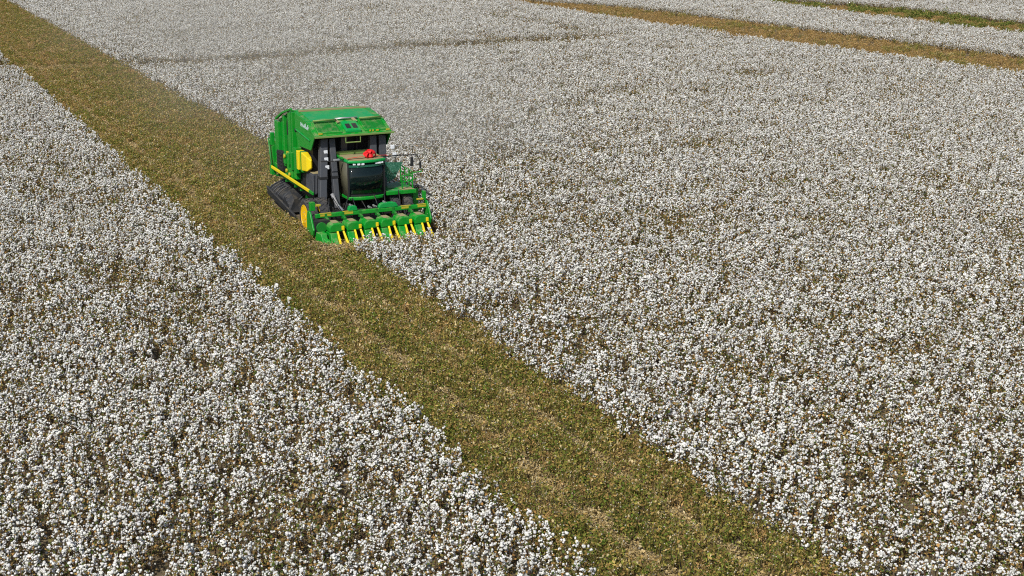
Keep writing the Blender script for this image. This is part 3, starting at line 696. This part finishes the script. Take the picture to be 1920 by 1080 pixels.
b = MB(); b.cyl((-1.49,-2.62,.78), .26, .1, 'x', 24); b.build('drive_drum', 'dgreen', hdr)
b = MB(); b.cyl((-1.48,-2.28,.92), .05, .12, 'x', 10).cyl((-1.6,-2.3,1.05), .04, .1, 'x', 10); b.each('fitting', 'steel', hdr, bevel=0)
for y, L in ((-.84,.46),(.98,1.0)):
    b = MB(); n = 8; p = [(y-L/2, 1.325)] + [(y-L/2*math.cos(t), 1.33+.24*min(1, 1.4*math.sin(t))) for t in np.linspace(.25, math.pi-.25, n)] + [(y+L/2, 1.325)]
    b.pyz(p, -2.2, -1.95); b.build('gear_cover', 'green2', hdr, bevel=.03)
b = MB()
for y, z in ((-.92,1.6),(.02,1.42),(.28,1.46),(.8,1.6)): b.cyl((-2.2,y,z), .05, .14, 'x', 10).cyl((-2.15,y+.1,z-.04), .035, .1, 'x', 8)
b.each('fitting', 'steel', hdr, bevel=0)

for i in range(6):
    g = -1.96 + .862*i                               # left side of the row opening
    h = MB()                                        # rounded hood over the picking drums
    h.pyz([(g-.42,.60),(g-.43,.84),(g-.36,.96),(g-.22,1.03),(g+.12,1.03),(g+.25,.97),(g+.31,.88),(g+.30,.64)], -1.75, -.90)
    u = h.build('row_unit', 'green', hdr, bevel=.045)
    b = MB(); b.box(-1.66, -1.1, g-.2, g+.1, 1.032, 1.042); b.build('unit_top', 'dusty', u, bevel=0)
    b = MB(); b.box(-.90,-.862,g+.16,g+.295,.70,.90); b.build('yellow_marker', 'yellow', u, bevel=.012)
    s = MB()                                        # shield between the rows, running down to a nose
    s.prism([(-1.6,g-.46,.05),(-1.6,g-.10,.05),(-1.6,g-.10,.59),(-1.6,g-.46,.59)], [(-.60,g-.42,.05),(-.56,g-.10,.05),(-.80,g-.10,.59),(-.82,g-.42,.59)])
    s.prism([(-.599,g-.40,.05),(-.559,g-.12,.05),(-.69,g-.12,.40),(-.71,g-.40,.40)], [(-.25,g-.24,.02),(-.25,g-.16,.02),(-.27,g-.16,.07),(-.27,g-.24,.07)])
    s.build('row_shield', 'green', u, bevel=.03)
    b = MB(); b.box(-1.7,-1.3,g-.04,g+.40,.05,.59); b.build('dark_backing', 'dark', u)  # plain dark backing block, painting the shade in the gaps between units
    for y, yb in ((g-.04, g-.06), (g+.25, g+.33)):
        b = MB(); b.prism([(-.87,y-.04,.66),(-.87,y+.04,.66),(-.98,y+.04,.66),(-.98,y-.04,.66)], [(-.30,yb-.055,.04),(-.30,yb+.055,.04),(-.56,yb+.055,.04),(-.56,yb-.055,.04)]); b.build('stalk_lifter', 'yellow', u, bevel=.01)
    b = MB(); b.beam((-2.0,g-.25,1.12), (-1.62,g-.25,1.02), .12, .14); b.box(-2.15,-1.93,g-.33,g-.2,1.0,1.33); b.build('unit_hanger', 'dgreen', u)
# outer shield at the right end of the header (towards the picked track)
b = MB(); b.prism([(-1.9,-3.0,.1),(-1.9,-2.55,.1),(-1.9,-2.55,.62),(-1.9,-3.0,.62)], [(-.75,-2.75,.05),(-.75,-2.50,.05),(-1.0,-2.50,.60),(-1.0,-2.8,.55)])
b.prism([(-.749,-2.72,.05),(-.749,-2.52,.05),(-.9,-2.52,.40),(-.9,-2.74,.38)], [(-.25,-2.42,.02),(-.25,-2.32,.02),(-.27,-2.32,.1),(-.27,-2.42,.1)])
b.build('outer_shield', 'green', hdr, bevel=.03)

# ------------------------------------------------------------------ red ribbon rosette lying on the cab roof
fl = MB(); rr = random.Random(3)
for k in range(26):
    t = rr.uniform(0, 6.283); e = rr.uniform(.1, 1.4); rad = .17
    c = Vector((rad*.9*math.cos(t)*math.cos(e), rad*1.35*math.sin(t)*math.cos(e), .09+.17*math.sin(e)))
    pts = []
    ax = c.normalized(); o1 = ax.orthogonal().normalized(); o1.rotate(Matrix.Rotation(rr.uniform(0,6.28), 3, ax))
    for j in range(7):
        a = math.pi*j/6; pts.append(c*.75 + ax*.09*math.sin(a) + o1*.085*math.cos(a))
    sd = ax.cross(o1)*.045
    vv = [(fl.bm.verts.new(p-sd), fl.bm.verts.new(p+sd)) for p in pts]
    for A, B in zip(vv, vv[1:]): fl.bm.faces.new([A[0], A[1], B[1], B[0]])
fl.lathe([(.10,0),(.14,.05),(.10,.16),(.03,.2)], (0,0,0), 'z', 12)
ro = fl.build('ribbon_rosette', 'red', None, bevel=0)
ro.modifiers.new('thick', 'SOLIDIFY').thickness = .006
def loc2w(x, y, z): v = pk.matrix_basis @ Vector((x, y, z)); return v
pkm = Matrix.Translation(pk.location) @ Matrix.Rotation(pk.rotation_euler.z, 4, 'Z')
ro.scale = (1.45, 1.35, 1.45); ro.location = pkm @ Vector((-3.15, .50, 3.63)); ro.rotation_euler = pk.rotation_euler
tag(ro, 'red cloth ribbon rosette with two tails lying on the cab roof', 'ribbon')
for s, L in ((-1, .86), (1, .66)):
    b = MB(); p = [(0, s*.16, .07), (.02, s*.35, .05), (-.02, s*.6, .035), (.02, s*L, .015)]
    vv = [(b.bm.verts.new((x-.06, y, z)), b.bm.verts.new((x+.06, y, z+.03))) for x, y, z in p]
    for A, B in zip(vv, vv[1:]): b.bm.faces.new([A[0], A[1], B[1], B[0]])
    o = b.build('ribbon_tail', 'red', ro, bevel=0); o.modifiers.new('thick', 'SOLIDIFY').thickness = .012

# ------------------------------------------------------------------ dust hanging behind the working picker
m = bpy.data.materials.new('airborne_dust'); m.use_nodes = True; t = m.node_tree; t.nodes.remove(t.nodes['Principled BSDF'])
pv = t.nodes.new('ShaderNodeVolumePrincipled'); pv.inputs['Color'].default_value = (.84, .80, .71, 1); pv.inputs['Anisotropy'].default_value = .2
tc = t.nodes.new('ShaderNodeTexCoord'); sp = t.nodes.new('ShaderNodeSeparateXYZ'); t.links.new(tc.outputs['Generated'], sp.inputs[0])
nz = t.nodes.new('ShaderNodeTexNoise'); nz.inputs['Scale'].default_value = .09; nz.inputs['Detail'].default_value = 3
t.links.new(tc.outputs['Object'], nz.inputs['Vector'])
def ramp(src, pts):
    r = t.nodes.new('ShaderNodeValToRGB'); r.color_ramp.interpolation = 'EASE'; e = r.color_ramp.elements
    while len(e) < len(pts): e.new(.5)
    for k, (p, v) in enumerate(pts): e[k].position = p; e[k].color = (v, v, v, 1)
    t.links.new(src, r.inputs[0]); return r.outputs[0]
def mul(a, b):
    x = t.nodes.new('ShaderNodeMath'); x.operation = 'MULTIPLY'; t.links.new(a, x.inputs[0])
    if isinstance(b, float): x.inputs[1].default_value = b
    else: t.links.new(b, x.inputs[1])
    return x.outputs[0]
f = mul(ramp(sp.outputs[0], [(0, 0), (.25, .36), (.6, .3), (.8, .75), (.96, 1), (1, .7)]), ramp(sp.outputs[1], [(0, 0), (.40, .55), (.62, 1), (1, 0)]))
f = mul(f, ramp(sp.outputs[2], [(0, 1), (.4, .7), (1, 0)])); f = mul(f, ramp(nz.outputs[0], [(.35, .15), (.65, 1)]))
t.links.new(mul(f, .052), pv.inputs['Density']); t.links.new(pv.outputs[0], t.nodes['Material Output'].inputs['Volume'])
b = MB(); b.box(-100, 0, -11, 18, 0, 10); dc = b.build('dust_cloud', m, None, bevel=0)
dc.location = pkm @ Vector((-12.6, 3.0, .05)); dc.rotation_euler = pk.rotation_euler
tag(dc, 'faint tan dust hanging over the field behind the picker', 'dust', kind='stuff')
